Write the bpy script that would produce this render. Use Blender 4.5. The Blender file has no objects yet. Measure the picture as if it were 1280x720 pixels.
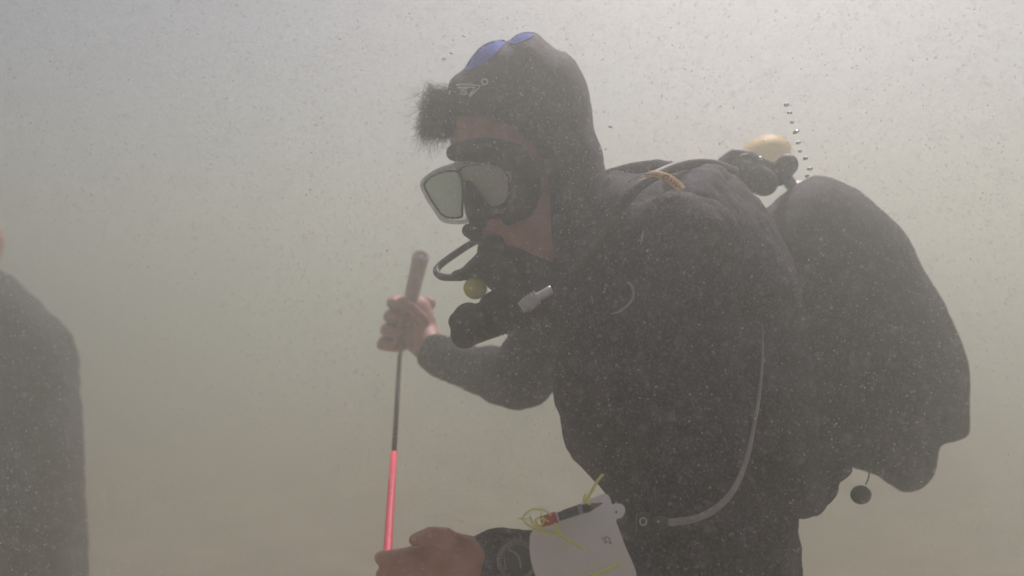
import bpy, bmesh, math, random
import numpy as np
from mathutils import Vector, Matrix
from mathutils.bvhtree import BVHTree
from mathutils.geometry import delaunay_2d_cdt
random.seed(7); rng = np.random.default_rng(7)
S = bpy.context.scene; C = S.collection
R = math.radians

# ------------------------------------------------------------- camera, light
F_PX = 1108.0                                   # focal length in pixels of a 1280 wide frame
cam_d = bpy.data.cameras.new('camera'); cam = bpy.data.objects.new('camera', cam_d); C.objects.link(cam)
cam_d.sensor_width = 36.0; cam_d.lens = 36.0*F_PX/1280.0
cam_d.clip_start = 0.02; cam_d.clip_end = 400
cam.location = (0, 0, 0); cam.rotation_euler = (R(90), 0, 0)
cam_d.dof.use_dof = True; cam_d.dof.focus_distance = 1.02; cam_d.dof.aperture_fstop = 3.4
S.camera = cam
SUN_EL, SUN_AZ = 50.0, 19.0                     # sun ahead of the camera, a little to the right (azimuth from +Y towards +X)
w = bpy.data.worlds.new('World'); S.world = w; w.use_nodes = True
nt = w.node_tree; bg = nt.nodes['Background']
sky = nt.nodes.new('ShaderNodeTexSky'); sky.sky_type = 'NISHITA'; sky.sun_disc = False
sky.sun_elevation = R(SUN_EL); sky.sun_rotation = R(SUN_AZ); sky.dust_density = 4.0; sky.air_density = 1.0
nt.links.new(sky.outputs[0], bg.inputs[0]); bg.inputs[1].default_value = 0.055
sd = bpy.data.lights.new('sun', 'SUN'); sd.energy = 4.4; sd.angle = R(0.5); sd.color = (1.0, 0.87, 1.0)
sun = bpy.data.objects.new('sun', sd); C.objects.link(sun)
dirv = Vector((math.sin(R(SUN_AZ))*math.cos(R(SUN_EL)), math.cos(R(SUN_AZ))*math.cos(R(SUN_EL)), math.sin(R(SUN_EL))))
sun.rotation_euler = dirv.to_track_quat('Z', 'Y').to_euler(); sun.location = dirv*6
S.view_settings.view_transform = 'Standard'; S.view_settings.look = 'None'
S.view_settings.exposure = 0.0; S.view_settings.gamma = 1.0
S.render.engine = 'CYCLES'
S.cycles.use_denoising = True; S.cycles.denoiser = 'OPENIMAGEDENOISE'
S.cycles.max_bounces = 8; S.cycles.volume_bounces = 3; S.cycles.transparent_max_bounces = 24
S.cycles.sample_clamp_indirect = 4.0

# ------------------------------------------------------------- helpers
def P(px, py, Y):                                # point seen at a pixel of the photograph at distance Y
    return Vector(((px-640.0)/F_PX*Y, Y, -(py-360.0)/F_PX*Y))

def mat(name, col, rough=0.6, noise=0.25, scale=60.0, bump=0.2, metal=0.0, col2=None, detail=4, spec=0.4, trans=0.0, alpha=1.0):
    m = bpy.data.materials.new(name); m.use_nodes = True
    n = m.node_tree.nodes; l = m.node_tree.links; b = n['Principled BSDF']
    tc = n.new('ShaderNodeTexCoord'); nz = n.new('ShaderNodeTexNoise'); nz.inputs['Scale'].default_value = scale
    nz.inputs['Detail'].default_value = detail
    l.new(tc.outputs['Object'], nz.inputs['Vector'])
    cr = n.new('ShaderNodeValToRGB'); cr.color_ramp.elements[0].position = .3; cr.color_ramp.elements[1].position = .7
    a = [c*(1-noise) for c in col]; c2 = col2 or [min(1, c*(1+noise)) for c in col]
    cr.color_ramp.elements[0].color = (*a, 1); cr.color_ramp.elements[1].color = (*c2, 1)
    l.new(nz.outputs[0], cr.inputs[0]); l.new(cr.outputs[0], b.inputs['Base Color'])
    if bump:
        bp = n.new('ShaderNodeBump'); bp.inputs['Strength'].default_value = bump; bp.inputs['Distance'].default_value = .002
        l.new(nz.outputs[0], bp.inputs['Height']); l.new(bp.outputs[0], b.inputs['Normal'])
    b.inputs['Roughness'].default_value = rough; b.inputs['Metallic'].default_value = metal
    b.inputs['Specular IOR Level'].default_value = spec
    b.inputs['Alpha'].default_value = alpha
    return m

M = {}
def flecked(name, base, fleck, scale):           # dark cloth, pale flecks painted into its colour as a stand-in for grain
    m = mat(name, base, .85, .4, 30, .3, spec=.2); n = m.node_tree.nodes; l = m.node_tree.links; b = n['Principled BSDF']
    tc = n.new('ShaderNodeTexCoord'); nz = n.new('ShaderNodeTexNoise'); nz.inputs['Scale'].default_value = scale; nz.inputs['Detail'].default_value = 1.5
    l.new(tc.outputs['Object'], nz.inputs['Vector'])
    n2 = n.new('ShaderNodeTexNoise'); n2.inputs['Scale'].default_value = 9; n2.inputs['Detail'].default_value = 3; l.new(tc.outputs['Object'], n2.inputs['Vector'])
    mr = n.new('ShaderNodeMapRange'); mr.inputs[1].default_value = .50; mr.inputs[2].default_value = .68; l.new(nz.outputs[0], mr.inputs[0])
    m2 = n.new('ShaderNodeMapRange'); m2.inputs[1].default_value = .3; m2.inputs[2].default_value = .7; m2.inputs[3].default_value = .55; l.new(n2.outputs[0], m2.inputs[0])
    mu = n.new('ShaderNodeMath'); mu.operation = 'MULTIPLY'; l.new(mr.outputs[0], mu.inputs[0]); l.new(m2.outputs[0], mu.inputs[1])
    mx = n.new('ShaderNodeMixRGB'); l.new(mu.outputs[0], mx.inputs[0]); src = b.inputs['Base Color'].links[0].from_socket
    l.new(src, mx.inputs[1]); mx.inputs[2].default_value = (*fleck, 1); l.new(mx.outputs[0], b.inputs['Base Color']); return m
M['neoprene'] = flecked('neoprene', (.010, .007, .012), (.15, .12, .165), 330)
M['nylon'] = flecked('nylon', (.012, .009, .014), (.15, .12, .165), 330)
M['rubber'] = mat('rubber', (.022, .022, .022), .6, .2, 80, .1)
M['blue_neoprene'] = mat('blue_neoprene', (.010, .055, .50), .8, .2, 60, .2, spec=.2)
M['skin'] = mat('skin', (.56, .24, .18), .55, .2, 45, .3, col2=[.64, .31, .24])
M['hair'] = mat('hair', (.015, .011, .008), .6, .3, 60, 0)
M['silver'] = mat('silver', (.62, .58, .58), .35, .1, 60, .1, metal=.6)
M['tank'] = mat('tank_metal', (.50, .50, .48), .4, .15, 12, .1, metal=.3)
M['grey_plastic'] = mat('grey_plastic', (.34, .30, .30), .5, .15, 60, .1)
M['yellow'] = mat('yellow_plastic', (.80, .72, .12), .5, .15, 50, .1)
M['amber'] = mat('amber_label', (.80, .48, .14), .6, .25, 60, .2)
M['cord'] = mat('cord', (.88, .90, .22), .6, .1, 400, .4)
M['slate'] = mat('slate_plastic', (.90, .84, .84), .5, .06, 18, .1)
M['red'] = mat('red_plastic', (.55, .035, .04), .5, .15, 60, .1)
M['pink'] = mat('fluorescent_pink', (.95, .07, .14), .5, .1, 60, .1)
M['dark'] = mat('dark_plastic', (.05, .045, .045), .5, .2, 60, .1)
M['handle'] = mat('handle_tube', (.50, .40, .39), .6, .15, 60, .1)
M['print'] = mat('pale_print', (.85, .83, .87), .7, .1, 60, 0)
M['ink'] = mat('ink', (.05, .04, .05), .7, .1, 60, 0)
M['brown_ink'] = mat('brown_ink', (.25, .09, .02), .7, .1, 60, 0)
M['buoy'] = mat('buoy_yellow', (.95, .55, .05), .6, .15, 20, .2)
M['eye'] = mat('eye_white', (.6, .55, .52), .3, .05, 60, 0)
M['silt'] = mat('silt', (.30, .25, .19), .95, .3, 3, .6, detail=8)

def glass_mat():
    m = bpy.data.materials.new('pale_reflection_glass'); m.use_nodes = True
    n = m.node_tree.nodes; l = m.node_tree.links; out = n['Material Output']; n.remove(n['Principled BSDF'])
    tr = n.new('ShaderNodeBsdfTransparent'); tr.inputs[0].default_value = (.86, .95, .90, 1)
    df = n.new('ShaderNodeBsdfTranslucent'); df.inputs[0].default_value = (.76, .90, .78, 1)
    d2 = n.new('ShaderNodeBsdfDiffuse'); d2.inputs[0].default_value = (.74, .88, .76, 1)  # pale diffuse share stands in for reflection and haze on the lens
    gl = n.new('ShaderNodeBsdfGlossy'); gl.inputs['Roughness'].default_value = .08
    nz = n.new('ShaderNodeTexNoise'); nz.inputs['Scale'].default_value = 30
    mr = n.new('ShaderNodeMapRange'); mr.inputs[3].default_value = .38; mr.inputs[4].default_value = .66
    l.new(nz.outputs[0], mr.inputs[0])
    a = n.new('ShaderNodeMixShader'); a.inputs[0].default_value = .5; l.new(df.outputs[0], a.inputs[1]); l.new(d2.outputs[0], a.inputs[2])
    b = n.new('ShaderNodeMixShader'); l.new(mr.outputs[0], b.inputs[0]); l.new(tr.outputs[0], b.inputs[1]); l.new(a.outputs[0], b.inputs[2])
    c = n.new('ShaderNodeMixShader'); c.inputs[0].default_value = .10; l.new(b.outputs[0], c.inputs[1]); l.new(gl.outputs[0], c.inputs[2])
    l.new(c.outputs[0], out.inputs[0]); return m
M['glass'] = glass_mat()

def clear_mat():
    m = bpy.data.materials.new('clear_silicone'); m.use_nodes = True
    n = m.node_tree.nodes; l = m.node_tree.links; out = n['Material Output']; n.remove(n['Principled BSDF'])
    tr = n.new('ShaderNodeBsdfTransparent'); df = n.new('ShaderNodeBsdfDiffuse'); df.inputs[0].default_value = (.34, .34, .32, 1)
    gl = n.new('ShaderNodeBsdfGlossy'); gl.inputs['Roughness'].default_value = .15
    a = n.new('ShaderNodeMixShader'); a.inputs[0].default_value = .40; l.new(tr.outputs[0], a.inputs[1]); l.new(df.outputs[0], a.inputs[2])
    c = n.new('ShaderNodeMixShader'); c.inputs[0].default_value = .18; l.new(a.outputs[0], c.inputs[1]); l.new(gl.outputs[0], c.inputs[2])
    l.new(c.outputs[0], out.inputs[0]); return m
M['clear'] = clear_mat()

def bubble_mat():
    m = bpy.data.materials.new('air_bubble'); m.use_nodes = True
    n = m.node_tree.nodes; l = m.node_tree.links; out = n['Material Output']; n.remove(n['Principled BSDF'])
    tr = n.new('ShaderNodeBsdfTransparent'); gl = n.new('ShaderNodeBsdfGlossy'); gl.inputs['Roughness'].default_value = .25; gl.inputs[0].default_value = (1, 1, 1, 1)
    fr = n.new('ShaderNodeFresnel'); fr.inputs[0].default_value = 3.2
    tw = n.new('ShaderNodeBsdfTranslucent'); tw.inputs[0].default_value = (.95, .95, .95, 1); m0 = n.new('ShaderNodeMixShader'); m0.inputs[0].default_value = .35
    l.new(tr.outputs[0], m0.inputs[1]); l.new(tw.outputs[0], m0.inputs[2])
    c = n.new('ShaderNodeMixShader'); l.new(fr.outputs[0], c.inputs[0]); l.new(m0.outputs[0], c.inputs[1]); l.new(gl.outputs[0], c.inputs[2])
    l.new(c.outputs[0], out.inputs[0]); return m
M['bubble'] = bubble_mat()

def mesh_obj(name, verts, faces, m, parent=None, smooth=True):
    me = bpy.data.meshes.new(name); me.from_pydata([tuple(v) for v in verts], [], faces)
    me.materials.append(m)
    if smooth: me.polygons.foreach_set('use_smooth', [True]*len(me.polygons))
    o = bpy.data.objects.new(name, me); C.objects.link(o)
    if parent: o.parent = parent
    return o

class MB:
    """collects shapes into one mesh"""
    def __init__(s): s.v = []; s.f = []
    def add(s, v, f):
        k = len(s.v); s.v += [Vector(p) for p in v]; s.f += [[i+k for i in q] for q in f]; return s
    def tube(s, pts, rad, seg=12, smooth=0):
        pts = [Vector(p) for p in pts]
        if not hasattr(rad, '__len__'): rad = [rad]*len(pts)
        rad = list(rad)
        if smooth:
            P2, R2 = [], []
            for i in range(len(pts)-1):
                p0 = pts[max(0, i-1)]; p1 = pts[i]; p2 = pts[i+1]; p3 = pts[min(len(pts)-1, i+2)]
                for k in range(smooth):
                    t = k/smooth
                    P2.append(.5*((2*p1)+(p2-p0)*t+(2*p0-5*p1+4*p2-p3)*t*t+(3*p1-p0-3*p2+p3)*t**3)); R2.append(rad[i]*(1-t)+rad[i+1]*t)
            P2.append(pts[-1]); R2.append(rad[-1]); pts, rad = P2, R2
        T = [(pts[min(i+1, len(pts)-1)]-pts[max(i-1, 0)]).normalized() for i in range(len(pts))]
        u = T[0].orthogonal().normalized(); v = []; f = []
        for i, p in enumerate(pts):
            u = (u-T[i]*u.dot(T[i])).normalized(); q = T[i].cross(u)
            for k in range(seg):
                a = 2*math.pi*k/seg; v.append(p+(u*math.cos(a)+q*math.sin(a))*rad[i])
        n = len(pts)
        for i in range(n-1):
            for k in range(seg):
                k2 = (k+1) % seg; f.append([i*seg+k, i*seg+k2, (i+1)*seg+k2, (i+1)*seg+k])
        f.append(list(range(seg))[::-1]); f.append([(n-1)*seg+k for k in range(seg)])
        return s.add(v, f)
    def capsule(s, a, b, ra, rb, seg=20, rings=6):
        a = Vector(a); b = Vector(b); d = (b-a); L = d.length; d = d.normalized() if L > 1e-6 else Vector((0, 0, 1))
        pts, rad = [], []
        for i in range(rings):
            t = math.pi/2*(i+.35)/(rings); pts.append(a-d*ra*math.cos(t)); rad.append(ra*math.sin(t))
        pts.append(a); rad.append(ra); pts.append(b); rad.append(rb)
        for i in range(rings):
            t = math.pi/2*(rings-i-1+.35)/rings; pts.append(b+d*rb*math.cos(t)); rad.append(rb*math.sin(t))
        return s.tube(pts, rad, seg)
    def chain(s, pts, rad):
        for i in range(len(pts)-1): s.capsule(pts[i], pts[i+1], rad[i], rad[i+1])
        return s
    def ellipsoid(s, c, axes, seg=28, rings=16):
        """axes: three vectors, the half axes"""
        c = Vector(c); A = [Vector(a) for a in axes]; v = [c+A[2]]; f = []
        for i in range(1, rings):
            t = math.pi*i/rings
            for k in range(seg):
                p = 2*math.pi*k/seg
                v.append(c+A[0]*math.sin(t)*math.cos(p)+A[1]*math.sin(t)*math.sin(p)+A[2]*math.cos(t))
        v.append(c-A[2]); n = len(v)-1
        for k in range(seg):
            k2 = (k+1) % seg; f.append([0, 1+k, 1+k2]); f.append([n, n-seg+k2, n-seg+k])
            for i in range(rings-2):
                a = 1+i*seg; f.append([a+k, a+seg+k, a+seg+k2, a+k2])
        return s.add(v, f)
    def pillow(s, poly, Y, front, back, Rpx, step=5, tilt=None):
        """a rounded solid whose outline is given as points at distance Y; front/back are its half depths in metres"""
        poly = smooth_poly(poly, 4)
        n = len(poly); a = np.array(poly)
        xs = np.arange(a[:, 0].min(), a[:, 0].max(), step); ys = np.arange(a[:, 1].min(), a[:, 1].max(), step)
        g = np.array([(x+(step/2 if j % 2 else 0), y) for j, y in enumerate(ys) for x in xs])
        ins = inside(g, a); g = g[ins]; d = dist_poly(g, a); k = d > step*.45; g = g[k]; d = d[k]
        pts = [Vector(p) for p in poly]+[Vector(p) for p in g]
        edges = [(i, (i+1) % n) for i in range(n)]
        r = delaunay_2d_cdt(pts, edges, [list(range(n))], 1, 1e-5)
        V2 = np.array([tuple(p) for p in r[0]]); F2 = r[2]
        dd = dist_poly(V2, a); t = np.clip(dd/Rpx, 0, 1); h = np.sqrt(np.clip(1-(1-t)**2, 0, 1))
        h[dd < 0.3] = 0
        m = len(V2); fr, bk = [], []
        for (x, y), hh in zip(V2, h):
            yy = Y if tilt is None else Y+tilt(x, y)
            b = P(x, y, yy)
            fr.append(P(x, y, yy-front*hh)); bk.append(b+Vector((0, back*hh+(0.0005 if hh > 0 else 0), 0)))
        edge = set(np.nonzero(h == 0)[0].tolist())
        idx = {i: (i if i in edge else m+i) for i in range(m)}
        f = [list(q) for q in F2]+[[idx[i] for i in q][::-1] for q in F2]
        return s.add(fr+bk, f)
    def box(s, c, ax):
        c = Vector(c); A = [Vector(a) for a in ax]
        v = [c+A[0]*i+A[1]*j+A[2]*k for i in (-1, 1) for j in (-1, 1) for k in (-1, 1)]
        return s.add(v, [[0, 1, 3, 2], [4, 6, 7, 5], [0, 4, 5, 1], [2, 3, 7, 6], [0, 2, 6, 4], [1, 5, 7, 3]])
    def build(s, name, m, parent=None, smooth=True): return mesh_obj(name, s.v, s.f, m, parent, smooth)
    def fused(s, name, m, parent=None, voxel=.005, smooth=6, wrinkle=0.0, wscale=.06):
        """all shapes grown together into one continuous closed surface"""
        o = s.build(name, m)
        r = o.modifiers.new('remesh', 'REMESH'); r.mode = 'VOXEL'; r.voxel_size = voxel; r.use_smooth_shade = True
        if smooth:
            q = o.modifiers.new('smooth', 'SMOOTH'); q.factor = .5; q.iterations = smooth
        if wrinkle:
            t = bpy.data.textures.new('fold', 'CLOUDS'); t.noise_scale = wscale; t.noise_depth = 3
            q = o.modifiers.new('wrinkle', 'DISPLACE'); q.texture = t; q.strength = wrinkle; q.mid_level = .5; q.texture_coords = 'LOCAL'
        dg = bpy.context.evaluated_depsgraph_get(); ev = o.evaluated_get(dg)
        me = bpy.data.meshes.new_from_object(ev); me.name = name
        old = o.data; o.modifiers.clear(); o.data = me; bpy.data.meshes.remove(old)
        if not me.materials: me.materials.append(m)
        me.polygons.foreach_set('use_smooth', [True]*len(me.polygons))
        if parent: o.parent = parent
        return o

def smooth_poly(p, k=4):
    n = len(p); out = []
    for i in range(n):
        p0, p1, p2, p3 = [np.array(p[(i+j) % n], float) for j in (-1, 0, 1, 2)]
        for q in range(k):
            t = q/k; out.append(tuple(.5*((2*p1)+(p2-p0)*t+(2*p0-5*p1+4*p2-p3)*t*t+(3*p1-p0-3*p2+p3)*t**3)))
    return out
def inside(g, a):
    r = np.zeros(len(g), bool); n = len(a); j = n-1
    for i in range(n):
        c = ((a[i, 1] > g[:, 1]) != (a[j, 1] > g[:, 1]))
        with np.errstate(divide='ignore', invalid='ignore'):
            c &= g[:, 0] < (a[j, 0]-a[i, 0])*(g[:, 1]-a[i, 1])/(a[j, 1]-a[i, 1]+1e-12)+a[i, 0]
        r ^= c; j = i
    return r
def dist_poly(g, a):
    b = np.roll(a, -1, 0); d = np.full(len(g), 1e9)
    for p, q in zip(a, b):
        e = q-p; L = (e*e).sum()+1e-12; t = np.clip(((g-p)@e)/L, 0, 1); c = p+t[:, None]*e
        d = np.minimum(d, np.hypot(*(g-c).T))
    return d

TREES = {}
def on(px, py, objs, lift=.002, default=1.1):
    """the point of these objects that lies at this place, lifted a little off them"""
    o3 = Vector((0, 0, 0)); d = P(px, py, 1.0).normalized(); best = None
    for o in objs:
        if o.name not in TREES:
            TREES[o.name] = BVHTree.FromPolygons([tuple(v.co) for v in o.data.vertices], [tuple(p.vertices) for p in o.data.polygons])
        h = TREES[o.name].ray_cast(o3, d)
        if h[0] is not None and (best is None or h[3] < best[3]): best = h
    if best is None: return P(px, py, default)
    n = best[1]
    if n.dot(d) > 0: n = -n
    return best[0]+n*lift

def empty(name, loc=(0, 0, 0)):
    o = bpy.data.objects.new(name, None); o.empty_display_size = .1; C.objects.link(o); o.location = loc; return o
def tag(o, label=None, cat=None, group=None, kind=None):
    if label: o['label'] = label
    if cat: o['category'] = cat
    if group: o['group'] = group
    if kind: o['kind'] = kind
    return o
def ribbon(mb, pts, width, thick, nrm=Vector((0, -1, 0))):
    """a flat strap along points"""
    pts = [Vector(p) for p in pts]; v = []; f = []
    for i, p in enumerate(pts):
        t = (pts[min(i+1, len(pts)-1)]-pts[max(i-1, 0)]).normalized(); s = t.cross(nrm).normalized(); w_ = width[i] if hasattr(width, '__len__') else width
        u = s.cross(t).normalized()
        for a, b in ((-1, -1), (1, -1), (1, 1), (-1, 1)): v.append(p+s*w_/2*a+u*thick/2*b)
    for i in range(len(pts)-1):
        for k in range(4): f.append([i*4+k, i*4+(k+1) % 4, (i+1)*4+(k+1) % 4, (i+1)*4+k])
    f.append([0, 1, 2, 3]); n = (len(pts)-1)*4; f.append([n+3, n+2, n+1, n])
    return mb.add(v, f)

# ------------------------------------------------------------- setting: seabed, water surface
def sheet(name, m, z, half, n, amp, sc, parent=None):
    xs = np.linspace(-half, half, n); v = []
    ph = rng.uniform(0, 6.28, (8, 2)); kk = rng.normal(0, 1, (8, 2))*sc
    for y in xs:
        for x in xs:
            h = sum(math.sin(x*kk[i][0]+y*kk[i][1]+ph[i][0]) for i in range(8))/8
            v.append((x, y+2, z+h*amp))
    f = [[j*n+i, j*n+i+1, (j+1)*n+i+1, (j+1)*n+i] for j in range(n-1) for i in range(n-1)]
    return mesh_obj(name, v, f, m)
tag(sheet('seabed', M['silt'], -1.32, 13, 140, .035, 3.0), kind='structure')

def water_surface_mat():
    m = bpy.data.materials.new('water_surface'); m.use_nodes = True
    n = m.node_tree.nodes; l = m.node_tree.links; out = n['Material Output']; n.remove(n['Principled BSDF'])
    tr = n.new('ShaderNodeBsdfTransparent'); tr.inputs[0].default_value = WATER_TINT
    gl = n.new('ShaderNodeBsdfGlossy'); gl.inputs['Roughness'].default_value = .1; gl.inputs[0].default_value = (.8, .8, .8, 1)
    df = n.new('ShaderNodeBsdfTranslucent'); df.inputs[0].default_value = (.82, .80, .74, 1)
    a = n.new('ShaderNodeMixShader'); a.inputs[0].default_value = .12; l.new(tr.outputs[0], a.inputs[1]); l.new(df.outputs[0], a.inputs[2])
    c = n.new('ShaderNodeMixShader'); c.inputs[0].default_value = .04; l.new(a.outputs[0], c.inputs[1]); l.new(gl.outputs[0], c.inputs[2])
    l.new(c.outputs[0], out.inputs[0]); return m
WATER_TINT = (.97, .965, .93, 1)
tag(sheet('water_surface', water_surface_mat(), .95, 13.5, 160, .03, 5.0), kind='structure')

# ------------------------------------------------------------- diver
person = empty('person', P(900, 760, 1.15))
person.location.z = -1.30
tag(person, 'diver in black wetsuit and blue-topped hood, head bowed, holding a pink and dark rod', 'person')
def child(o, parent):                            # keep world place while parenting
    o.parent = parent; o.matrix_parent_inverse = Matrix.Translation(parent.location).inverted(); return o

# head frame
Fh = Vector((-.64, -.56, -.53)).normalized(); Lh = Vector((.66, -.72, .16)); Lh = (Lh-Fh*Lh.dot(Fh)).normalized(); Uh = Fh.cross(Lh)
if Uh.z < 0: Uh = -Uh
Hc = P(655, 192, 1.215)
def H(f, l_, u): return Hc+Fh*f+Lh*l_+Uh*u

HOOD = [(560, 106), (566, 96), (580, 86), (590, 70), (604, 56), (621, 50), (635, 51), (645, 43), (658, 40), (672, 42), (684, 52), (697, 62), (709, 66), (722, 79), (733, 102), (739, 128),
        (743, 160), (753, 188), (757, 212), (770, 250), (760, 330), (705, 345), (690, 325), (681, 300), (680, 262), (678, 225), (670, 200), (655, 180), (634, 163), (612, 152), (588, 149), (566, 150), (560, 128)]
FACE = [(562, 140), (600, 135), (650, 150), (690, 190), (705, 260), (705, 340), (660, 350), (635, 340), (615, 318), (598, 306), (593, 290), (585, 268), (575, 240), (568, 205), (562, 170)]
shoulder_n = P(850, 320, 1.02); elbow_n = P(868, 742, .98); wrist_n = P(604, 712, .93)
shoulder_f = P(730, 330, 1.32); elbow_f = P(652, 476, 1.56); wrist_f = P(538, 437, 1.74)

body = MB()
body.ellipsoid(Hc+Uh*.005, (Fh*.082, Lh*.066, Uh*.088))
body.ellipsoid(H(.035, 0, -.045), (Fh*.055, Lh*.056, Uh*.065))
body.pillow(FACE, 1.17, .048, .03, 34)
body.chain([H(.085, 0, .02), H(.108, 0, -.022)], [.010, .014])                 # nose
body.chain([H(.086, -.02, -.062), H(.092, 0, -.060), H(.086, .02, -.062)], [.006, .008, .006])   # lips
body.chain([H(.086, -.018, -.074), H(.090, 0, -.074), H(.086, .018, -.074)], [.006, .008, .006])
body.chain([H(.076, -.035, .045), H(.086, -.012, .048)], [.009, .009]); body.chain([H(.076, .035, .045), H(.086, .012, .048)], [.009, .009])  # brows
for s_ in (-1, 1): body.ellipsoid(H(-.01, s_*.070, -.01), (Fh*.016, Lh*.007, Uh*.030))                         # ears
body.capsule(P(690, 260, 1.22), P(745, 345, 1.20), .060, .066)                # neck
body.chain([P(745, 345, 1.20), P(800, 480, 1.18), P(885, 700, 1.15)], [.07, .085, .07])
body.chain([shoulder_n, elbow_n, wrist_n], [.044, .037, .027])
body.chain([shoulder_f, P(690, 415, 1.46), elbow_f, P(600, 464, 1.65), wrist_f], [.044, .036, .034, .030, .026])
for s_, dx in ((-1, 0), (1, .09)):
    body.chain([P(900, 700, 1.15+s_*.06), Vector((.26+dx, 1.15+s_*.11, -.82)), Vector((.36+dx, 1.15+s_*.11, -1.24))], [.06, .05, .035])
# near hand (left hand, back of it towards the camera, fingers round the rod)
palm = [P(590, 706, .93), P(556, 700, .925), P(534, 706, .925)]
body.chain(palm, [.029, .030, .026]); body.ellipsoid(P(558, 722, .925), (Vector((.042, 0, 0)), Vector((0, .020, 0)), Vector((0, 0, .036))))
rod_a = P(499.5, 446, 1.77); rod_b = P(482, 722, .955); 
def rodp(t): return rod_a.lerp(rod_b, t)
nl = MB().ellipsoid(P(519.5, 672.5, .8935), (Vector((.0050, 0, .0012)), Vector((0, .0012, 0)), Vector((-.001, 0, .0036))), 14, 8); nail_mesh = nl
for i in range(4):
    ky = 694+21*i
    k0 = P(532, ky-3, .915); k1 = P(505-2*(i == 0), ky+2, .905); k2 = P(480+i*2, ky+4, .925); k3 = P(476+i*2, ky+3, .965); k4 = P(500, ky+2, .985)
    body.chain([k0, k1, k2, k3, k4], [.0098, .0090, .0082, .0075, .0068])
body.chain([P(572, 688, .92), P(556, 672, .90), P(538, 669, .895), P(519, 675, .90)], [.016, .0105, .0088, .0068])  # thumb lying along the top
# far hand (fist round the handle)
hx = lambda y: 500+(440-y)*.24
fc = lambda py, dx, dy: P(hx(py), py, 1.80)+Vector((dx, dy, 0))*1.1
body.chain([wrist_f, P(526, 420, 1.80), P(519, 392, 1.81)], [.030, .039, .036]); body.ellipsoid(P(519, 402, 1.81), (Vector((.030, 0, 0)), Vector((0, .030, 0)), Vector((0, 0, .050))))
for i in range(4):
    py = 377+17*i
    pts = [fc(py+3, .030, .030), fc(py, -.006, .038), fc(py, -.036, .012), fc(py+2, -.034, -.018), fc(py+5, -.006, -.030)]
    body.chain(pts, [.0135, .0128, .0122, .0112, .0100])
body.chain([fc(415, .040, -.008), fc(398, .030, -.032), fc(384, .006, -.040), fc(376, -.014, -.036)], [.017, .0125, .0112, .0095])
body_o = child(body.fused('body', M['skin'], None, .0026, 2), person)
child(nail_mesh.build('thumbnail', mat('nail', (.62, .36, .30), .4, .1, 60, 0)), person)

# wetsuit: torso, arms and legs
TORSO = [(690, 318), (720, 270), (757, 214), (780, 216), (815, 216), (850, 211), (900, 210), (935, 236), (962, 275), (1000, 420), (1012, 520), (1002, 600), (1000, 660), (1004, 720), (1012, 800), (1005, 880),
         (850, 880), (802, 790), (778, 715), (772, 660), (760, 622), (745, 600), (722, 575), (706, 548), (698, 512), (688, 482), (684, 440), (680, 400), (682, 360)]
suit = MB()
suit.pillow(TORSO, 1.16, .17, .19, 110, step=9)
suit.chain([P(700, 300, 1.22), P(760, 360, 1.20)], [.078, .095])
suit.chain([shoulder_n, elbow_n], [.075, .058]); suit.chain([elbow_n, P(700, 728, .945), P(630, 706, .935)], [.058, .046, .038]); suit.capsule(P(630, 706, .935), P(612, 705, .935), .038, .033)
suit.chain([shoulder_f, P(690, 415, 1.46), elbow_f, P(600, 464, 1.65), P(548, 443, 1.73)], [.085, .068, .054, .046, .040])
for s_, dx in ((-1, 0), (1, .09)):
    suit.chain([P(890, 760, 1.15+s_*.08), Vector((.26+dx, 1.15+s_*.11, -.82)), Vector((.36+dx, 1.15+s_*.11, -1.22))], [.105, .070, .050])
    suit.chain([Vector((.37+dx, 1.15+s_*.11, -1.25)), Vector((.24+dx, 1.15+s_*.11, -1.28))], [.045, .035])
suit_o = child(suit.fused('wetsuit', M['neoprene'], None, .006, 5, .017, .05), person)

hood = MB(); hood.pillow(HOOD, 1.20, .100, .095, 30, step=4)
hood_o = child(hood.fused('hood', M['neoprene'], None, .0035, 3, .003, .03), person)
# the hood's blue crown panels
def shell(name, poly, objs, m, parent, lift=.0018, step=3):
    """a thin panel sewn onto the surface of these objects, its outline given"""
    poly = smooth_poly(poly, 3); a = np.array(poly); n = len(poly)
    xs = np.arange(a[:, 0].min(), a[:, 0].max(), step); ys = np.arange(a[:, 1].min(), a[:, 1].max(), step)
    g = np.array([(x, y) for y in ys for x in xs]); g = g[inside(g, a)]; g = g[dist_poly(g, a) > step*.4] if len(g) else g
    r = delaunay_2d_cdt([Vector(p) for p in poly]+[Vector(p) for p in g], [(i, (i+1) % n) for i in range(n)], [list(range(n))], 1, 1e-5)
    dg = sum((on(*p, objs, 0) for p in a[::3].tolist()), Vector())/len(a[::3])
    v = [on(p[0], p[1], objs, lift, dg.y) for p in r[0]]; m_ = len(v)
    f = [list(q) for q in r[2]]
    # thickness
    v2 = [p+Vector((0, .0016, 0)) for p in v]
    E = {}
    for q in f:
        for i in range(len(q)):
            e = (q[i], q[(i+1) % len(q)]); E[e] = 1
    rim = [[a_, b_, b_+m_, a_+m_] for (a_, b_) in E if (b_, a_) not in E]
    o = mesh_obj(name, v+v2, f+[[i+m_ for i in q][::-1] for q in f]+rim, m)
    return child(o, parent)
# ---- blue panels: two raised lobes over the top of the hood
bo = shell('crown_panel', [(583, 88), (590, 75), (604, 59), (620, 52.5), (632, 52.5), (626, 62), (613, 74), (600, 84)], [hood_o], M['blue_neoprene'], person, .002, 3); bo['label'] = 'blue panel at the front of the black hood'
bo = shell('crown_panel', [(637, 54), (646, 45.5), (657, 42), (668, 43.5), (662, 49), (648, 55)], [hood_o], M['blue_neoprene'], person, .002, 2); bo['label'] = 'small blue panel on top of the black hood'
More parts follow.
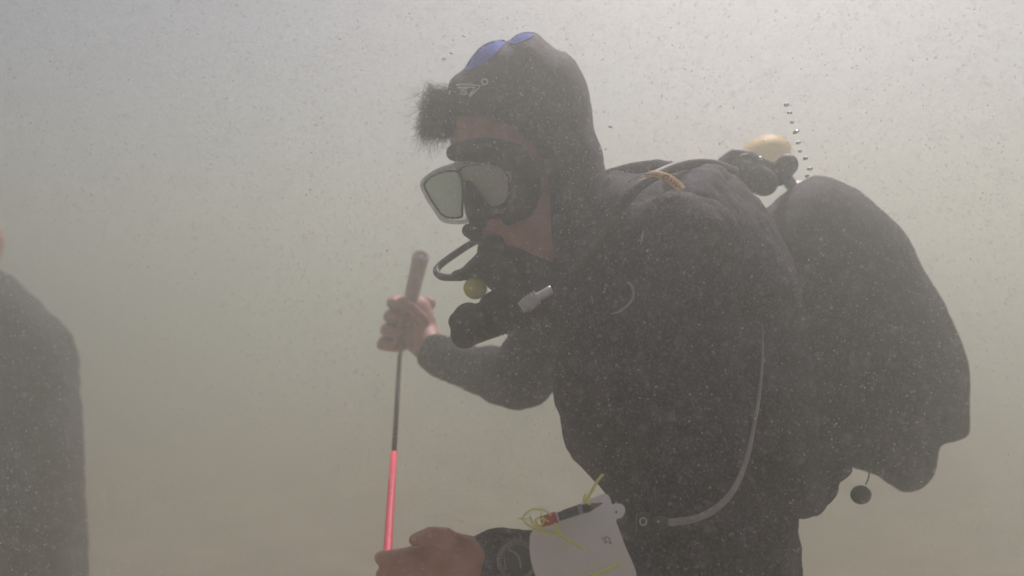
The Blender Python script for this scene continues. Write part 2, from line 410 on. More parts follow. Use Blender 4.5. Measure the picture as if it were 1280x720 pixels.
# hood emblem: an open seven-like arrow with a small s and a ring
em = MB()
def mark(mb, pts, r, objs, lift=.001, sm=0, default=1.1):
    mb.tube([on(x, y, objs, lift, default) for x, y in pts], r, 6, sm)
mark(em, [(571, 107), (582, 106.3), (592, 107), (601, 107.6), (597, 111.5), (592, 116), (588, 121)], .0010, [hood_o])
mark(em, [(573, 110.2), (584, 109.6), (594.5, 110), (590, 115), (586.5, 120)], .0010, [hood_o])
mark(em, [(584, 111.5), (579.5, 111.3), (577.5, 113.2), (582.5, 114.8), (584, 117), (581, 118.2), (576.5, 117.6)], .0010, [hood_o], sm=3)
mark(em, [(606+3.6*math.cos(a/10*6.283), 102.5+3.6*math.sin(a/10*6.283)) for a in range(11)], .0011, [hood_o])
child(em.build('emblem', M['print']), person)

# hair: curly tuft spilling out of the hood over the forehead
hv, hf = [], []
def strand(a, b, c, wd):
    k = len(hv); n = 6
    side = Vector((random.gauss(0, 1), random.gauss(0, 1), random.gauss(0, 1))).normalized()
    for i in range(n):
        t = i/(n-1); p = a*(1-t)**2+b*2*t*(1-t)+c*t*t; ww = wd*(1-t*.8)
        hv.append(p-side*ww); hv.append(p+side*ww)
    for i in range(n-1): hf.append([k+2*i, k+2*i+1, k+2*i+3, k+2*i+2])
for i in range(5200):
    y0 = random.uniform(112, 172); a = P(random.uniform(556, 572), y0, random.uniform(1.13, 1.22))
    th = random.uniform(0, 6.28); rr = math.sqrt(random.random())*random.choice((1, 1, 1, 1.08))
    wob = 1+.16*math.sin(3*th+.6)+.09*math.sin(7*th+2)+.05*math.sin(13*th); cx, cy = 540+rr*wob*22*math.cos(th), 142+rr*wob*33*math.sin(th)
    c = P(cx, cy, 1.17+random.gauss(0, .028))
    b = (a+c)/2+Vector((random.gauss(0, .010), random.gauss(0, .012), random.gauss(.0, .010)))
    strand(a, b, c, .00032)
for i in range(420):                              # a few loose curls under the tuft
    a = P(random.uniform(525, 560), random.uniform(150, 172), 1.17); c = a+Vector((random.gauss(.0, .010), random.gauss(0, .01), -random.uniform(.006, .036)))
    strand(a, (a+c)/2+Vector((random.gauss(0, .008), random.gauss(0, .008), 0)), c, .00028)
for i in range(260):                              # longer strands drifting off the tuft
    a = P(random.uniform(522, 566), random.uniform(108, 165), 1.16+random.gauss(0, .02)); th = random.gauss(3.6, .7); L_ = random.uniform(.015, .038)
    c = a+Vector((math.cos(th)*L_*.8, random.gauss(0, .012), math.sin(th)*L_)); strand(a, (a+c)/2+Vector((random.gauss(0, .007), 0, random.gauss(0, .007))), c, .00026)
child(mesh_obj('hair', hv, hf, M['hair'], smooth=False), person)

# eyes behind the glass
for s_ in (-1, 1):
    e = MB().ellipsoid(H(.078, s_*.032, .012), (Fh*.012, Lh*.012, Uh*.012)); child(e.build('eye', M['eye']), person)

# ------------------------------------------------------------- dive mask
mask = empty('dive_mask', H(.11, 0, 0)); tag(mask, 'clear framed diving mask with greenish lenses, pale reflection put in their colour, on the bowed face', 'diving mask')
Lm = (P(636, 212, 1.08)-P(531, 236, 1.15)).normalized()           # across the face
Um = Vector((-.15, -.30, .95)); Um = (Um-Lm*Um.dot(Lm)).normalized(); Fm = Lm.cross(Um)
if Fm.y > 0: Fm = -Fm
Om = P(585, 228, 1.115)
def plane_pt(px, py, off=0.0):                                    # where the mask's front plane is at this place
    d = P(px, py, 1.0); t = (Om.dot(Fm))/d.dot(Fm); return d*t+Fm*off
near_lens = [(588, 206), (607, 204), (624, 207), (634, 217), (637, 232), (636, 246), (628, 256), (614, 259), (603, 250), (593, 238), (582, 226), (575, 217), (578, 209)]
far_lens = [(531, 230), (542, 219), (560, 214), (572, 214), (578, 222), (579, 245), (578, 262), (577, 271), (562, 272), (553, 268), (544, 256), (536, 243)]
for L_, nm in ((near_lens, 'near'), (far_lens, 'far')):
    sp = smooth_poly(L_, 3)
    v = [plane_pt(*p, .001) for p in sp]+[plane_pt(*p, -.002) for p in sp]; n = len(sp)
    f = [list(range(n)), [n+i for i in range(n)][::-1]]+[[i, (i+1) % n, n+(i+1) % n, n+i] for i in range(n)]
    child(mesh_obj('lens', v, f, M['glass'], smooth=False), mask)
    fr = MB(); fr.tube([plane_pt(*p, .001) for p in sp+[sp[0]]], .0015, 8)
    child(fr.build('lens_rim', M['dark'] if nm == 'near' else M['rubber']), mask)
outer = [(527, 231), (533, 222), (545, 214), (562, 208), (580, 203), (600, 200), (618, 201), (633, 207), (642, 218), (644, 236), (640, 252), (630, 262), (612, 267), (598, 262), (588, 268), (582, 277), (568, 278), (553, 275), (543, 262), (533, 246)]
so = smooth_poly(outer, 3)
fr = MB(); fr.tube([plane_pt(*p, -.001) for p in so+[so[0]]], .0027, 8)
fr.tube([plane_pt(*p, .003) for p in [(533, 224), (548, 214), (566, 209), (584, 205), (602, 202)]], .0022, 8, 3)
child(fr.build('frame', M['clear']), mask)
# skirt: black silicone wall running from the frame back to the face
sk = MB(); v = []; f = []; n = len(so)
cenm = sum((plane_pt(*p) for p in so), Vector())/n
for ring in range(5):
    t = ring/4
    for p in so:
        q = plane_pt(*p, -.004); q = q+(-Fm)*(.052*t); q = cenm-Fm*.052*t+(q-(cenm-Fm*.052*t))*(1+.02*math.sin(t*3.1)-.05*t)+Vector((.012*t, 0, 0)); v.append(q)
for r_ in range(4):
    for i in range(n): f.append([r_*n+i, r_*n+(i+1) % n, (r_+1)*n+(i+1) % n, (r_+1)*n+i])
sk.add(v, f)
sk_o = child(sk.build('skirt', M['clear']), mask)
npk = MB(); npk.chain([plane_pt(584, 226, -.006), plane_pt(592, 244, .004), plane_pt(600, 262, .006)], [.006, .012, .016])
npk.chain([plane_pt(600, 262, .0), plane_pt(626, 268, -.016), plane_pt(648, 262, -.03)], [.012, .010, .010])
npk.chain([plane_pt(600, 268, .0), plane_pt(592, 284, -.014)], [.012, .014])
child(npk.fused('nose_pocket', M['rubber'], None, .002, 2), mask)
# brow band of the skirt, between forehead and lenses
br = MB(); br.chain([P(568, 191, 1.115), P(586, 188, 1.095), P(612, 188, 1.080), P(642, 197, 1.080), P(656, 216, 1.085), P(660, 238, 1.095), P(652, 260, 1.10), P(636, 272, 1.10)], [.011, .013, .016, .018, .018, .018, .015, .010])
child(br.fused('face_seal', M['rubber'], None, .003, 2), mask)
st = MB(); ribbon(st, [P(640, 212, 1.055), P(662, 214, 1.062), P(690, 208, 1.085), P(720, 198, 1.105), P(736, 192, 1.135)], .020, .003, Vector((-.2, -1, 0)))
child(st.build('strap', M['rubber']), mask)
bk = MB(); bk.tube([P(633+5.5*math.cos(a/14*6.283), 222+6.5*math.sin(a/14*6.283), 1.035) for a in range(15)], .0011, 8)
bk.tube([P(631, 219, 1.034), P(635, 222, 1.034), P(632, 226, 1.034)], .0009, 6)
child(bk.build('buckle', M['grey_plastic']), mask)
gl = MB()
for (x, y, r) in ((606, 203.5, .0022), (614, 211, .0014), (619, 216, .0015), (592, 202.5, .0012), (627, 237, .0014)):
    gl.ellipsoid(plane_pt(x, y, .004), (Vector((r, 0, 0)), Vector((0, r, 0)), Vector((0, 0, r))), 10, 8)
gl.tube([plane_pt(607, 205, .004), plane_pt(613, 209, .004), plane_pt(619, 217, .004)], .0007, 6)
child(gl.build('lens_beads', M['silver']), mask)  # small silver beads and a thin line on the mask front

# ------------------------------------------------------------- buoyancy vest
vest = empty('buoyancy_vest', P(980, 420, 1.30)); tag(vest, 'bulging black buoyancy vest on the diver, hump at the back and corrugated hose in front', 'buoyancy vest')
DOME = [(930, 300), (958, 262), (980, 243), (1003, 227), (1020, 219), (1046, 223), (1076, 239), (1106, 264), (1134, 295), (1152, 328), (1174, 368), (1194, 408), (1208, 444), (1213, 480), (1213.5, 520), (1212.5, 544),
        (1198, 552), (1176, 558), (1173, 580), (1162, 603), (1146, 614), (1129, 616), (1113, 606), (1096, 594), (1078, 588), (1052, 580), (1030, 585), (1000, 590), (950, 560), (930, 440)]
dm = MB(); dm.pillow(DOME, 1.37, .17, .18, 75, step=8, tilt=lambda x, y: .0007*(x-1000))
dome = child(dm.fused('air_bladder', M['nylon'], None, .006, 4, .008, .07), vest)
jk = MB()
jk.pillow([(788, 300), (800, 250), (830, 214), (848, 209), (870, 203), (890, 201.5), (906, 207), (922, 232), (958, 262), (1000, 350), (1020, 480), (1026, 560), (1038, 600), (1032, 632), (1020, 647), (1000, 650), (960, 640), (890, 560), (840, 480), (800, 400)], 1.16, .185, .16, 80, step=8)
jk.chain([P(1005, 612, 1.16), P(1028, 604, 1.18), P(1040, 590, 1.20)], [.036, .024, .018])
jacket = child(jk.fused('jacket', M['nylon'], None, .006, 5, .010, .045), vest)
sp = MB(); sp.chain([P(760, 222, 1.24), P(790, 216, 1.20), P(822, 214, 1.16), P(846, 220, 1.12), P(862, 240, 1.06)], [.012, .014, .016, .016, .014])
sp.capsule(P(836, 209, 1.17), P(838, 208, 1.17), .009, .008)
child(sp.fused('shoulder_strap', M['nylon'], None, .003, 4), vest)
torso_objs = [suit_o, jacket, dome]
lb = MB(); lp = [(803, 219), (809, 216.3), (816, 215), (824, 216), (832, 219), (840, 224), (847, 230), (852, 236)]
W3 = [1.035]*8
ribbon(lb, [P(x, y+2, .985+.0*i) for i, (x, y) in enumerate(lp)], [.003, .005, .007, .0085, .0095, .0105, .011, .011], .0016, Vector((0, -1, .35)))
lb_o = child(lb.build('strap_label', M['amber']), vest)
pr = MB()
pr.tube([P(832+4*math.cos(a/10*6.283), 221.5+2.2*math.sin(a/10*6.283)+-.2*4*math.cos(a/10*6.283), .980) for a in range(11)], .0009, 6)
for i, (x, y) in enumerate([(839, 225.2), (842.6, 228.2), (846, 231.3), (849, 234.3)]):
    for dx, dy, ex, ey in (((-1.6, 1.8, .6, -2.2), (1.6, 1.4, -.4, -1.4)) if i % 2 else ((-1.8, 1.6, .8, -2.2), (-.6, .8, 1.6, 1.6))):
        pr.tube([P(x+dx, y+dy, .9795), P(x+ex, y+ey, .9795)], .0007, 5)
child(pr.build('label_print', M['brown_ink']), vest)
pp = MB(); pp.tube([P(785, 228, .992), P(793, 222, .99), (P(803, 219, .986)), P(812, 217.5, .983), P(822, 219, .983)], .0009, 6, 3)
child(pp.build('piping', M['grey_plastic']), vest)
# corrugated inflation hose hanging in front of the chest
ch = MB(); pts = [P(664, 384, 1.10), P(640, 391, 1.095), P(615, 398, 1.09), P(597, 404, 1.085), P(583, 409, 1.08)]
cp, cr_ = [], []
for k in range(181):
    t = k/180*4; i = min(3, int(t)); q = pts[i].lerp(pts[i+1], t-i); cp.append(q); cr_.append(.0232+.0009*math.sin(k*.75))
ch.tube(cp, cr_, 24)
child(ch.build('corrugated_hose', M['rubber']), vest)
ce = MB(); ce.chain([P(586, 398, 1.08), P(581, 418, 1.08)], [.020, .018]); ce.capsule(P(572, 402, 1.08), P(572, 402, 1.08), .012, .012)
ce.chain([P(700, 372, 1.12), P(655, 372, 1.10), P(618, 384, 1.09)], [.034, .028, .020])
child(ce.fused('inflator_head', M['rubber'], None, .003, 3), vest)
# silver ribbed valve end
sv = MB(); a = P(651, 385, .965); b = P(672, 371.5, .965); c = P(690, 362, .965)
cp, cr_ = [], []
for k in range(25):
    t = k/24; cp.append(a.lerp(b, t)); cr_.append(.0060+.0022*min(1, t*3)+.0012*math.sin(k*1.7))
cp += [b.lerp(c, .05), b.lerp(c, .95), c]; cr_ += [.0052, .0056, .0048]
sv.tube(cp, cr_, 16); child(sv.build('ribbed_valve', M['silver']), vest)
# D-ring and grey webbing ends on the chest
dr = MB(); dr.tube([on(x, y, torso_objs, .006) for x, y in [(789, 354), (794.5, 358), (796, 368), (793, 378), (786, 386), (776, 391), (766, 393)]], [.0010, .0016, .0016, .0016, .0015, .0012, .0008], 8, 3)
child(dr.build('d_ring', M['grey_plastic']), vest)
dr = MB(); dr.tube([on(x, y, torso_objs, .004) for x, y in [(806, 290), (805, 297), (803, 307)]], [.0006, .0011, .0006], 8, 2)
child(dr.build('strap_end', M['grey_plastic']), vest)
dr = MB(); dr.tube([on(x, y, torso_objs, .004) for x, y in [(742, 372), (744, 379)]], [.0006, .0008], 8, 2)
child(dr.build('strap_end', M['grey_plastic']), vest)
# pale hose sweeping down the flank with its clip
hpts = [(953, 402, .985), (953.5, 440, .972), (950, 486, .955), (943, 530, .938), (933, 575, .92), (917, 612, .905), (893, 637, .893), (866, 649, .885), (833, 653.5, .88)]
hr = [.0005, .0013, .0017, .0021, .0025, .0030, .0034, .0037, .0037]
hs = MB(); hs.tube([P(x, y, Y) for x, y, Y in hpts], hr, 14, 6); child(hs.build('grey_hose', M['grey_plastic']), vest)
cn = MB(); cn.tube([P(834, 653.5, .88), P(822, 653, .88), P(812, 652.5, .88)], [.0058, .0060, .0052], 14); cn.tube([P(812, 652.5, .88), P(796, 652, .88)], [.009, .0085], 16)
child(cn.build('clip_connector', M['dark']), vest)
rg = MB(); rg.tube([P(804+4.2*math.cos(a/14*6.283), 652+4.6*math.sin(a/14*6.283), .869) for a in range(15)], .0008, 8)
rg.ellipsoid(P(823, 652, .873), (Vector((.0012, 0, 0)), Vector((0, .0012, 0)), Vector((0, 0, .0012))), 8, 6)
child(rg.build('clip_ring', M['silver']), vest)
# toggle on its cord under the back
tg = MB(); tg.ellipsoid(P(1076, 618.5, 1.22), (Vector((.0142, 0, .002)), Vector((0, .010, 0)), Vector((-.002, 0, .0128)))); child(tg.build('dump_toggle', M['rubber']), vest)
tg = MB(); tg.tube([P(1086, 586, 1.22), P(1086, 596, 1.22), P(1082, 606, 1.22)], .0010, 6, 3); child(tg.build('toggle_cord', M['rubber']), vest)
pk = MB(); pk.pillow([(1012, 640), (1002, 604), (1016, 584), (1040, 580), (1062, 578), (1066, 590), (1056, 600), (1042, 610), (1034, 633), (1022, 646)], 1.18, .05, .05, 20, step=4)
child(pk.fused('pocket', M['nylon'], None, .004, 3), vest)

# ------------------------------------------------------------- tank
tank = empty('scuba_tank', P(1060, 600, 1.42)); tag(tank, 'silver diving tank half hidden behind the black vest', 'diving tank')
ta = P(1010, 290, 1.55); tb = P(1075, 545, 1.62); axis = (tb-ta).normalized()
tk = MB(); tk.tube([ta-axis*.035, ta-axis*.028, ta-axis*.012, ta+axis*.02, ta+axis*.05, tb-axis*.01, tb], [.016, .030, .048, .070, .078, .078, .06], 32)
child(tk.build('cylinder', M['tank']), tank)
vl = MB(); vl.tube([ta-axis*.09, ta-axis*.03], [.013, .016], 16); vl.tube([ta-axis*.065, P(976, 212, 1.30)], .010, 14)
child(vl.build('valve', M['silver']), tank)
kn = MB(); kn.capsule(P(972, 219, 1.27), P(984, 206, 1.27), .0165, .0160)
child(kn.fused('valve_knob', M['rubber'], None, .003, 3), tank)

# ------------------------------------------------------------- regulator set
reg = empty('breathing_regulator', P(620, 330, 1.12)); tag(reg, 'black breathing regulator with yellow-faced spare mouthpiece and looping hose below the mask', 'regulator')
fs = MB(); fs.chain([P(908, 208, 1.26), P(920, 200, 1.26), P(936, 200, 1.26)], [.016, .017, .014]); fs.capsule(P(936, 208, 1.26), P(962, 214, 1.27), .020, .014); fs.capsule(P(925, 215, 1.25), P(955, 228, 1.25), .020, .020)
child(fs.fused('first_stage', M['rubber'], None, .003, 3), reg)
gm = MB(); gm.tube([P(924, 195.5, 1.235), P(929, 193.3, 1.235), P(935, 192.8, 1.235)], .0012, 8, 3); gm.ellipsoid(P(950, 199, 1.25), (Vector((.0045, 0, 0)), Vector((0, .004, 0)), Vector((0, 0, .004))), 12, 8)
child(gm.build('port_plug', M['silver']), reg)
ss = MB(); ss.pillow([(563, 343), (568, 338), (578, 334), (590, 322), (604, 310), (622, 305), (645, 306), (672, 318), (694, 330), (702, 370), (672, 388), (640, 376), (618, 366), (600, 352), (584, 350), (572, 352)], 1.14, .04, .05, 24, step=4)
ss.capsule(P(612, 312, 1.13), P(625, 298, 1.135), .016, .012)
child(ss.fused('second_stage', M['rubber'], None, .003, 3, .002, .02), reg)
pc = MB(); ax = Vector((-.35, -.85, -.35)).normalized(); u = ax.orthogonal().normalized(); q = ax.cross(u)
cc = P(594, 360.5, 1.125)
pc.ellipsoid(cc, (Vector((.0135, .004, -.006)), ax*.008, Vector((.0055, 0, .0125))), 24, 12)
child(pc.build('purge_cover', M['yellow']), reg)['label'] = 'yellow purge cover'
hl = MB(); hl.tube([P(608, 297, 1.20), P(590, 304, 1.20), P(570, 317, 1.20), P(553, 329, 1.20), P(545.5, 338, 1.19), P(551, 345.5, 1.17), P(566, 347, 1.15), P(582, 346, 1.13)], .0048, 12, 6)
child(hl.build('hose', mat('hose_grey', (.09, .09, .085), .6, .15, 60, .1)), reg)
hl = MB(); hl.tube([P(918, 214, 1.20), P(890, 205, 1.13), P(855, 206, 1.08), P(815, 222, 1.01), P(782, 250, .985), P(752, 300, 1.0), P(715, 340, 1.06), P(690, 350, 1.10)], .0062, 12, 6); child(hl.build('hose', M['rubber']), reg)
mp = MB(); mp.chain([P(586, 288, 1.11), P(598, 298, 1.13)], [.009, .008]); child(mp.fused('mouthpiece', M['rubber'], None, .002, 2), reg)

# ------------------------------------------------------------- measuring rod
rod = empty('measuring_rod', rodp(.5)); tag(rod, 'long thin rod, dark above and fluorescent pink below, held upright in both hands', 'measuring rod')
m1 = P(492.5, 567, 1.36)
MBt = MB().tube([P(502, 432, 1.80), P(499.5, 446, 1.77), m1], .0040, 12); child(MBt.build('shaft', M['dark']), rod)
MBt = MB().tube([m1, P(489.5, 610, 1.23), P(484, 700, .99), P(480, 735, .93)], [.0052, .0053, .0052, .0052], 14); child(MBt.build('pink_sleeve', M['pink']), rod)
hd = MB(); h0, h1 = P(526, 321, 1.78), P(499, 436, 1.80)
hd.tube([h0, h0.lerp(h1, .05), h0.lerp(h1, .055), h0.lerp(h1, .35), h1], [.0170, .0173, .0160, .0150, .0140], 24); hd_o = child(hd.build('handle', M['handle']), rod)
dz = (h0-h1).normalized(); ee = MB(); uu = Vector((1, 0, 0)); uu = (uu-dz*uu.dot(dz)).normalized(); ww = dz.cross(uu)
tl = (dz*.9+Vector((0, -.55, 0))).normalized(); uu = tl.orthogonal().normalized(); ww = tl.cross(uu)
ee.tube([h0+(uu*math.cos(a/20*6.283)+ww*math.sin(a/20*6.283))*.0148+tl*.002 for a in range(21)], .0030, 8)
child(ee.build('end_ring', M['handle']), rod)
ei = MB(); ei.tube([h0+tl*.001, h0+tl*.0022], .0135, 20); child(ei.build('end_bore_shade', mat('bore_shade', (.20, .13, .13), .6, .1, 60, 0)), rod)  # dark disc painted as the shaded inside of the open tube end

# ------------------------------------------------------------- wrist slate, cord, pencil, watch
slate = empty('wrist_slate', P(725, 680, .87)); tag(slate, 'white plastic wrist slate bent round the near forearm with yellow cord', 'writing slate')
SL = [(664, 667), (680, 655), (705, 640), (735, 626), (752, 619), (760, 619), (764, 626), (765, 631), (771, 629.5), (779, 632), (781.5, 639), (777, 647), (770, 650), (774, 662), (783, 686), (792, 706), (796, 722), (794, 752), (735, 770), (686, 760), (670, 722), (663, 698), (662, 680)]
def slate_y(x, y): return .865+.00016*max(0, y-668)**1.15*.0+.012*((y-690)/60.)**2 - .00005*(x-720)
def curved_plate(name, poly, yf, th, m, parent, step=6):
    poly = smooth_poly(poly, 3); a = np.array(poly); n = len(poly)
    xs = np.arange(a[:, 0].min(), a[:, 0].max(), step); ys = np.arange(a[:, 1].min(), a[:, 1].max(), step)
    g = np.array([(x, y) for y in ys for x in xs]); g = g[inside(g, a)]; g = g[dist_poly(g, a) > step*.4]
    r = delaunay_2d_cdt([Vector(p) for p in poly]+[Vector(p) for p in g], [(i, (i+1) % n) for i in range(n)], [list(range(n))], 1, 1e-5)
    v = [P(p[0], p[1], yf(p[0], p[1])) for p in r[0]]; m_ = len(v); f = [list(q) for q in r[2]]
    v2 = [p+Vector((0, th, 0)) for p in v]; E = {(q[i], q[(i+1) % len(q)]) for q in f for i in range(len(q))}
    rim = [[a_, b_, b_+m_, a_+m_] for (a_, b_) in E if (b_, a_) not in E]
    return child(mesh_obj(name, v+v2, f+[[i+m_ for i in q][::-1] for q in f]+rim, m, smooth=False), parent)
curved_plate('plate', SL, slate_y, .0025, M['slate'], slate)
sc_ = MB()
sc_.ellipsoid(P(770.3, 640, slate_y(770, 640)-.0006), (Vector((.0011, 0, 0)), Vector((0, .0006, 0)), Vector((0, 0, .0011))), 10, 6)
child(sc_.build('cord_hole', M['ink']), slate)
sc_ = MB()
for st_ in ([(752, 671), (755, 674.5), (758, 670.5), (762, 674), (764, 680), (760, 677), (756, 679), (757, 674)],):
    sc_.tube([P(x, y, slate_y(x, y)-.0004) for x, y in st_], .0003, 5, 3)
child(sc_.build('pencil_scribble', M['rubber']), slate)
sl2 = MB(); sl2.tube([P(703, 638.5, .861), P(726, 630.5, .861)], .0007, 6); child(sl2.build('slot', M['ink']), slate)
def cord(pts, Y=.852, r=.0013): 
    c_ = MB(); c_.tube([P(p[0], p[1], p[2] if len(p) > 2 else Y) for p in pts], r, 8, 5); child(c_.build('elastic_cord', M['cord']), slate)
cord([(672+17.5*math.cos(a/16*6.283), 648+11.5*math.sin(a/16*6.283)) for a in range(17)], .850, .0009)
cord([(662, 645), (667, 655), (675, 657), (680, 652), (676, 648), (669, 650), (673, 656)], .848, .0009)
cord([(675, 640), (680, 648), (686, 652)], .848, .0008); cord([(648, 648), (656, 648.5), (664, 650)], .851, .0007)
cord([(664, 659), (680, 664), (697, 668), (712, 676), (722, 682), (730, 686)], .851, .0013)
cord([(694, 653), (696, 662), (704, 671), (716, 679)], .849, .0012)
cord([(754, 593), (747, 601), (741, 611), (736, 621), (731, 627)], .850, .0014)
cord([(732, 618), (730, 626), (738, 630)], .849, .0013)
cord([(732, 722), (748, 716), (762, 711), (775, 704)], .852, .0014)
pen = empty('pencil', P(712, 642, .855)); tag(pen, 'dark pencil with red end lying along the top of the slate', 'pencil')
pa = P(678, 652, .853); pb = P(753, 629, .853)
seg = lambda a_, b_, r1, r2, nm, m: child(MB().tube([pa.lerp(pb, a_), pa.lerp(pb, b_)], [r1, r2], 8).build(nm, m, smooth=False), pen)
seg(-.02, .24, .0056, .0056, 'red_cap', M['red']); seg(.24, .27, .0048, .0048, 'ferrule', M['silver']); seg(.27, .80, .0044, .0044, 'barrel', M['dark'])
seg(.80, .95, .0040, .0012, 'sharpened_wood', mat('wood', (.18, .12, .09), .7, .2, 60, .1)); seg(.95, 1.0, .0012, .0004, 'lead', M['ink'])
bd = child(MB().tube([pa.lerp(pb, .60), pa.lerp(pb, .67)], [.0047, .0047], 8).build('band', M['grey_plastic'], smooth=False), pen)

watch = empty('wrist_gauge', P(647, 697, .89)); tag(watch, 'black round dial strapped over the near wetsuit cuff beside the slate', 'wrist gauge')
wc = P(646, 700, .888); wn = Vector((.05, -1, .12)).normalized(); wu = Vector((1, 0, .0)); wu = (wu-wn*wu.dot(wn)).normalized(); wv = wn.cross(wu)
def disc(r, z0, z1, nm, m, seg_=32): return child(MB().tube([wc+wn*z0, wc+wn*z1], [r, r], seg_).build(nm, m, smooth=False), watch)
disc(.0200, -.012, .003, 'case', M['rubber']); disc(.0165, .003, .0036, 'dial', M['dark'])
def circ(r, z, n=33, a0=0, a1=6.2832): return [wc+wn*z+(wu*math.cos(a0+(a1-a0)*k/(n-1))+wv*math.sin(a0+(a1-a0)*k/(n-1)))*r for k in range(n)]
child(MB().tube(circ(.0190, .0038), .0006, 6).build('bezel', M['grey_plastic']), watch)
tk_ = MB()
for k in range(40):
    a = k/40*6.283; d = wu*math.cos(a)+wv*math.sin(a); tk_.tube([wc+wn*.0042+d*.0160, wc+wn*.0042+d*.0176], .00035, 4)
child(tk_.build('dial_marks', M['print']), watch)
hn = MB(); hn.tube([wc+wn*.0042+wu*-.008+wv*.011, wc+wn*.0042+wu*.001+wv*.005, wc+wn*.0042+wu*.004+wv*-.007], .0009, 6, 4); hn.tube([wc+wn*.0042+wu*-.013+wv*.004, wc+wn*.0042+wu*-.011+wv*-.009], .0007, 6)
child(hn.build('needle', M['grey_plastic']), watch)
stp = MB(); ba = P(650, 712, .936); v = []; f = []
for k in range(25):
    a = k/24*6.283; d = Vector((0.12*math.cos(a), math.sin(a), math.cos(a))); 
    for s_ in (-1, 1):
        for rr in (.0375, .0405): v.append(ba+Vector((.009*s_, 0, 0))+d*rr)
for k in range(24):
    b0 = k*4; b1 = b0+4
    for i, j in ((0, 1), (1, 3), (3, 2), (2, 0)): f.append([b0+i, b0+j, b1+j, b1+i])
stp.add(v, f); child(stp.build('strap', M['rubber']), watch)

# ------------------------------------------------------------- yellow float behind the valve
buoy = MB(); buoy.pillow([(898, 214), (900, 198), (920, 194), (936, 178), (958, 168), (980, 171), (990, 183), (985, 200), (960, 212), (930, 216)], 2.15, .07, .07, 20, step=4)
bo = buoy.fused('marker_float', M['buoy'], None, .006, 6); tag(bo, 'blurred pale yellow float showing behind the tank valve', 'float')

# ------------------------------------------------------------- second diver at the left edge
p2 = empty('person', (-1.62, 2.5, -1.29)); tag(p2, 'dim dark shape of a second diver at the left edge of the water', 'person')
Y2 = 2.5
b2 = MB(); hc = P(-66, 236, Y2)
b2.ellipsoid(hc, (Vector((.085, 0, 0)), Vector((0, .095, 0)), Vector((0, 0, .12)))); b2.ellipsoid(hc+Vector((.03, -.03, -.05)), (Vector((.06, 0, 0)), Vector((0, .07, 0)), Vector((0, 0, .07))))
b2.capsule(hc+Vector((.085, -.03, -.02)), hc+Vector((.10, -.035, -.045)), .010, .014)
b2.chain([P(-30, 300, Y2), P(-50, 360, Y2)], [.072, .075]); b2.chain([P(-80, 400, Y2), P(-80, 800, Y2)], [.12, .12])
b2.chain([P(20, 430, Y2), P(40, 560, Y2), P(50, 700, Y2), P(50, 745, Y2)], [.05, .045, .03, .03])
for i in range(4): b2.chain([P(50, 745, Y2)+Vector((0, -.03+.02*i, 0)), P(52, 785-abs(i-1.5)*4, Y2)+Vector((0, -.036+.024*i, 0)), P(48, 812-abs(i-1.5)*6, Y2)+Vector((0, -.036+.024*i, 0))], [.013, .010, .008])
b2.chain([P(40, 740, Y2-.03), P(26, 770, Y2-.04)], [.012, .009])
for s_ in (-1, 1): b2.chain([P(-80, 800, Y2+s_*.1), (-1.62, Y2+s_*.11, -1.24)], [.09, .045])
child(b2.fused('body', M['skin'], None, .006, 3), p2)
s2 = MB()
s2.pillow([(-230, 420), (-200, 350), (-120, 330), (-40, 325), (0, 338), (24, 358), (52, 384), (78, 412), (90, 444), (94, 500), (98, 580), (101, 660), (104, 740), (98, 860), (-200, 860)], Y2, .20, .20, 100, step=12)
s2.capsule(P(-70, 330, Y2), P(-90, 350, Y2), .085, .10)
for s_ in (-1, 1): s2.chain([P(-60, 800, Y2+s_*.1), (-1.60, Y2+s_*.11, -.95), (-1.62, Y2+s_*.11, -1.24)], [.115, .07, .05])
child(s2.fused('wetsuit', M['neoprene'], None, .009, 6, .012, .06), p2)
h2 = MB(); h2.ellipsoid(hc+Vector((-.02, .015, .025)), (Vector((.098, 0, 0)), Vector((0, .108, 0)), Vector((0, 0, .118)))); h2.capsule(hc+Vector((-.02, .02, -.03)), P(-70, 330, Y2), .090, .095)
child(h2.fused('hood', M['neoprene'], None, .007, 5), p2)

# ------------------------------------------------------------- air bubbles
def bubble(px, py, Y, r, label, group):
    k = random.uniform(.9, 1.5); q = random.uniform(-.1, .5)
    v = MB().ellipsoid((0, 0, 0), (Vector((r*k, 0, r*q)), Vector((0, r, 0)), Vector((-r*.1, 0, r*.75))), 16, 10)
    o = v.build('air_bubble', M['bubble']); o.location = P(px, py, Y); return tag(o, label, 'bubble', group)
ORD = ['topmost', 'second from the top', 'third from the top', 'fourth from the top', 'middle', 'fourth from the bottom', 'third from the bottom', 'second from the bottom', 'lowest']
for (x, y), od in zip([(983, 131), (987, 141), (990, 153), (995, 165), (998, 178.5), (1000, 189), (1007, 198), (1012.5, 211), (1009, 220)], ORD):
    bubble(x, y, 1.05, .0022+.0006*((x*7+y*3) % 3)/2, 'tiny silvery air bubble, %s of the row rising past the tank valve' % od, 'bubbles rising behind the valve')
for x, y, r, lb_ in [(580, 45, .0014, 'single tiny bubble in open water left of the hood crown'), (555, 74, .0016, 'small bubble left of the blue hood panel, lower of a pair'), (564, 66.5, .0015, 'small bubble left of the blue hood panel, upper of a pair'),
                     (763, 158.5, .0018, 'small bubble in open water right of the hood'), (757, 186, .0012, 'tiny bubble close beside the nape of the hood')]:
    bubble(x, y, 1.0, r, lb_, 'stray bubbles round the head')

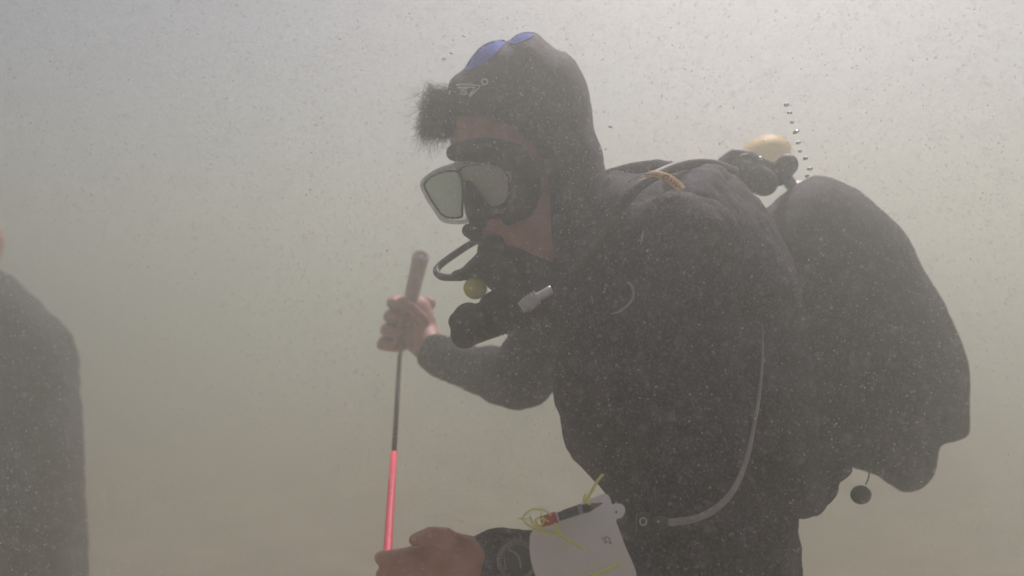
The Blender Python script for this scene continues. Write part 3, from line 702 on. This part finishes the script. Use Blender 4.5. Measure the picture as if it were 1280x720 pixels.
# ------------------------------------------------------------- suspended silt: countless specks in the water
def speck_mat():
    m = bpy.data.materials.new('silt_speck'); m.use_nodes = True
    n = m.node_tree.nodes; l = m.node_tree.links; out = n['Material Output']; n.remove(n['Principled BSDF'])
    a = n.new('ShaderNodeBsdfDiffuse'); a.inputs[0].default_value = (.85, .80, .84, 1)
    b = n.new('ShaderNodeBsdfTranslucent'); b.inputs[0].default_value = (.85, .80, .84, 1)
    c = n.new('ShaderNodeMixShader'); c.inputs[0].default_value = .55; l.new(a.outputs[0], c.inputs[1]); l.new(b.outputs[0], c.inputs[2]); l.new(c.outputs[0], out.inputs[0])
    return m
def silt():
    n = 290000
    y = .24+1.35*rng.random(n)**1.25; x = (rng.random(n)-.5)*2*(.15+.75*y); z = (rng.random(n)-.5)*2*(.12+.48*y)
    r = np.clip(rng.lognormal(-8.12, .50, n), .00012, .0009)*(0.45+.55*y)
    base = np.array([(1, 1, 1), (1, -1, -1), (-1, 1, -1), (-1, -1, 1)], float)/1.2
    q = rng.normal(size=(n, 4)); q /= np.linalg.norm(q, axis=1)[:, None]
    a, b, c, d = q.T
    Rm = np.stack([a*a+b*b-c*c-d*d, 2*(b*c-a*d), 2*(b*d+a*c), 2*(b*c+a*d), a*a-b*b+c*c-d*d, 2*(c*d-a*b), 2*(b*d-a*c), 2*(c*d+a*b), a*a-b*b-c*c+d*d], 1).reshape(n, 3, 3)
    V = np.einsum('nij,kj->nki', Rm, base)*r[:, None, None]+np.stack([x, y, z], 1)[:, None, :]
    V = V.reshape(-1, 3).astype(np.float32)
    F = (np.array([[0, 1, 2], [0, 3, 1], [0, 2, 3], [1, 3, 2]])[None]+4*np.arange(n)[:, None, None]).reshape(-1).astype(np.int32)
    me = bpy.data.meshes.new('suspended_silt'); me.vertices.add(n*4); me.vertices.foreach_set('co', V.ravel())
    me.loops.add(len(F)); me.loops.foreach_set('vertex_index', F); me.polygons.add(n*4); me.polygons.foreach_set('loop_start', np.arange(0, len(F), 3, dtype=np.int32))
    me.update(calc_edges=True); me.materials.append(speck_mat())
    o = bpy.data.objects.new('suspended_silt', me); C.objects.link(o); tag(o, kind='stuff')
silt()

# ------------------------------------------------------------- the murky water between everything
hz = MB(); hz.box((0, 2, -.85), ((14, 0, 0), (0, 14, 0), (0, 0, 1.5)))
ho = hz.build('haze', None or M['clear'], smooth=False); ho.data.materials.clear()
hm = bpy.data.materials.new('murky_water'); hm.use_nodes = True; n = hm.node_tree.nodes; n.remove(n['Principled BSDF'])
pv = n.new('ShaderNodeVolumePrincipled'); pv.inputs['Density'].default_value = .34; pv.inputs['Anisotropy'].default_value = .80
pv.inputs['Color'].default_value = (.795, .835, .75, 1); pv.inputs['Absorption Color'].default_value = (0, 0, 0, 1)
hm.node_tree.links.new(pv.outputs[0], n['Material Output'].inputs['Volume']); ho.data.materials.append(hm)
tag(ho, kind='stuff')
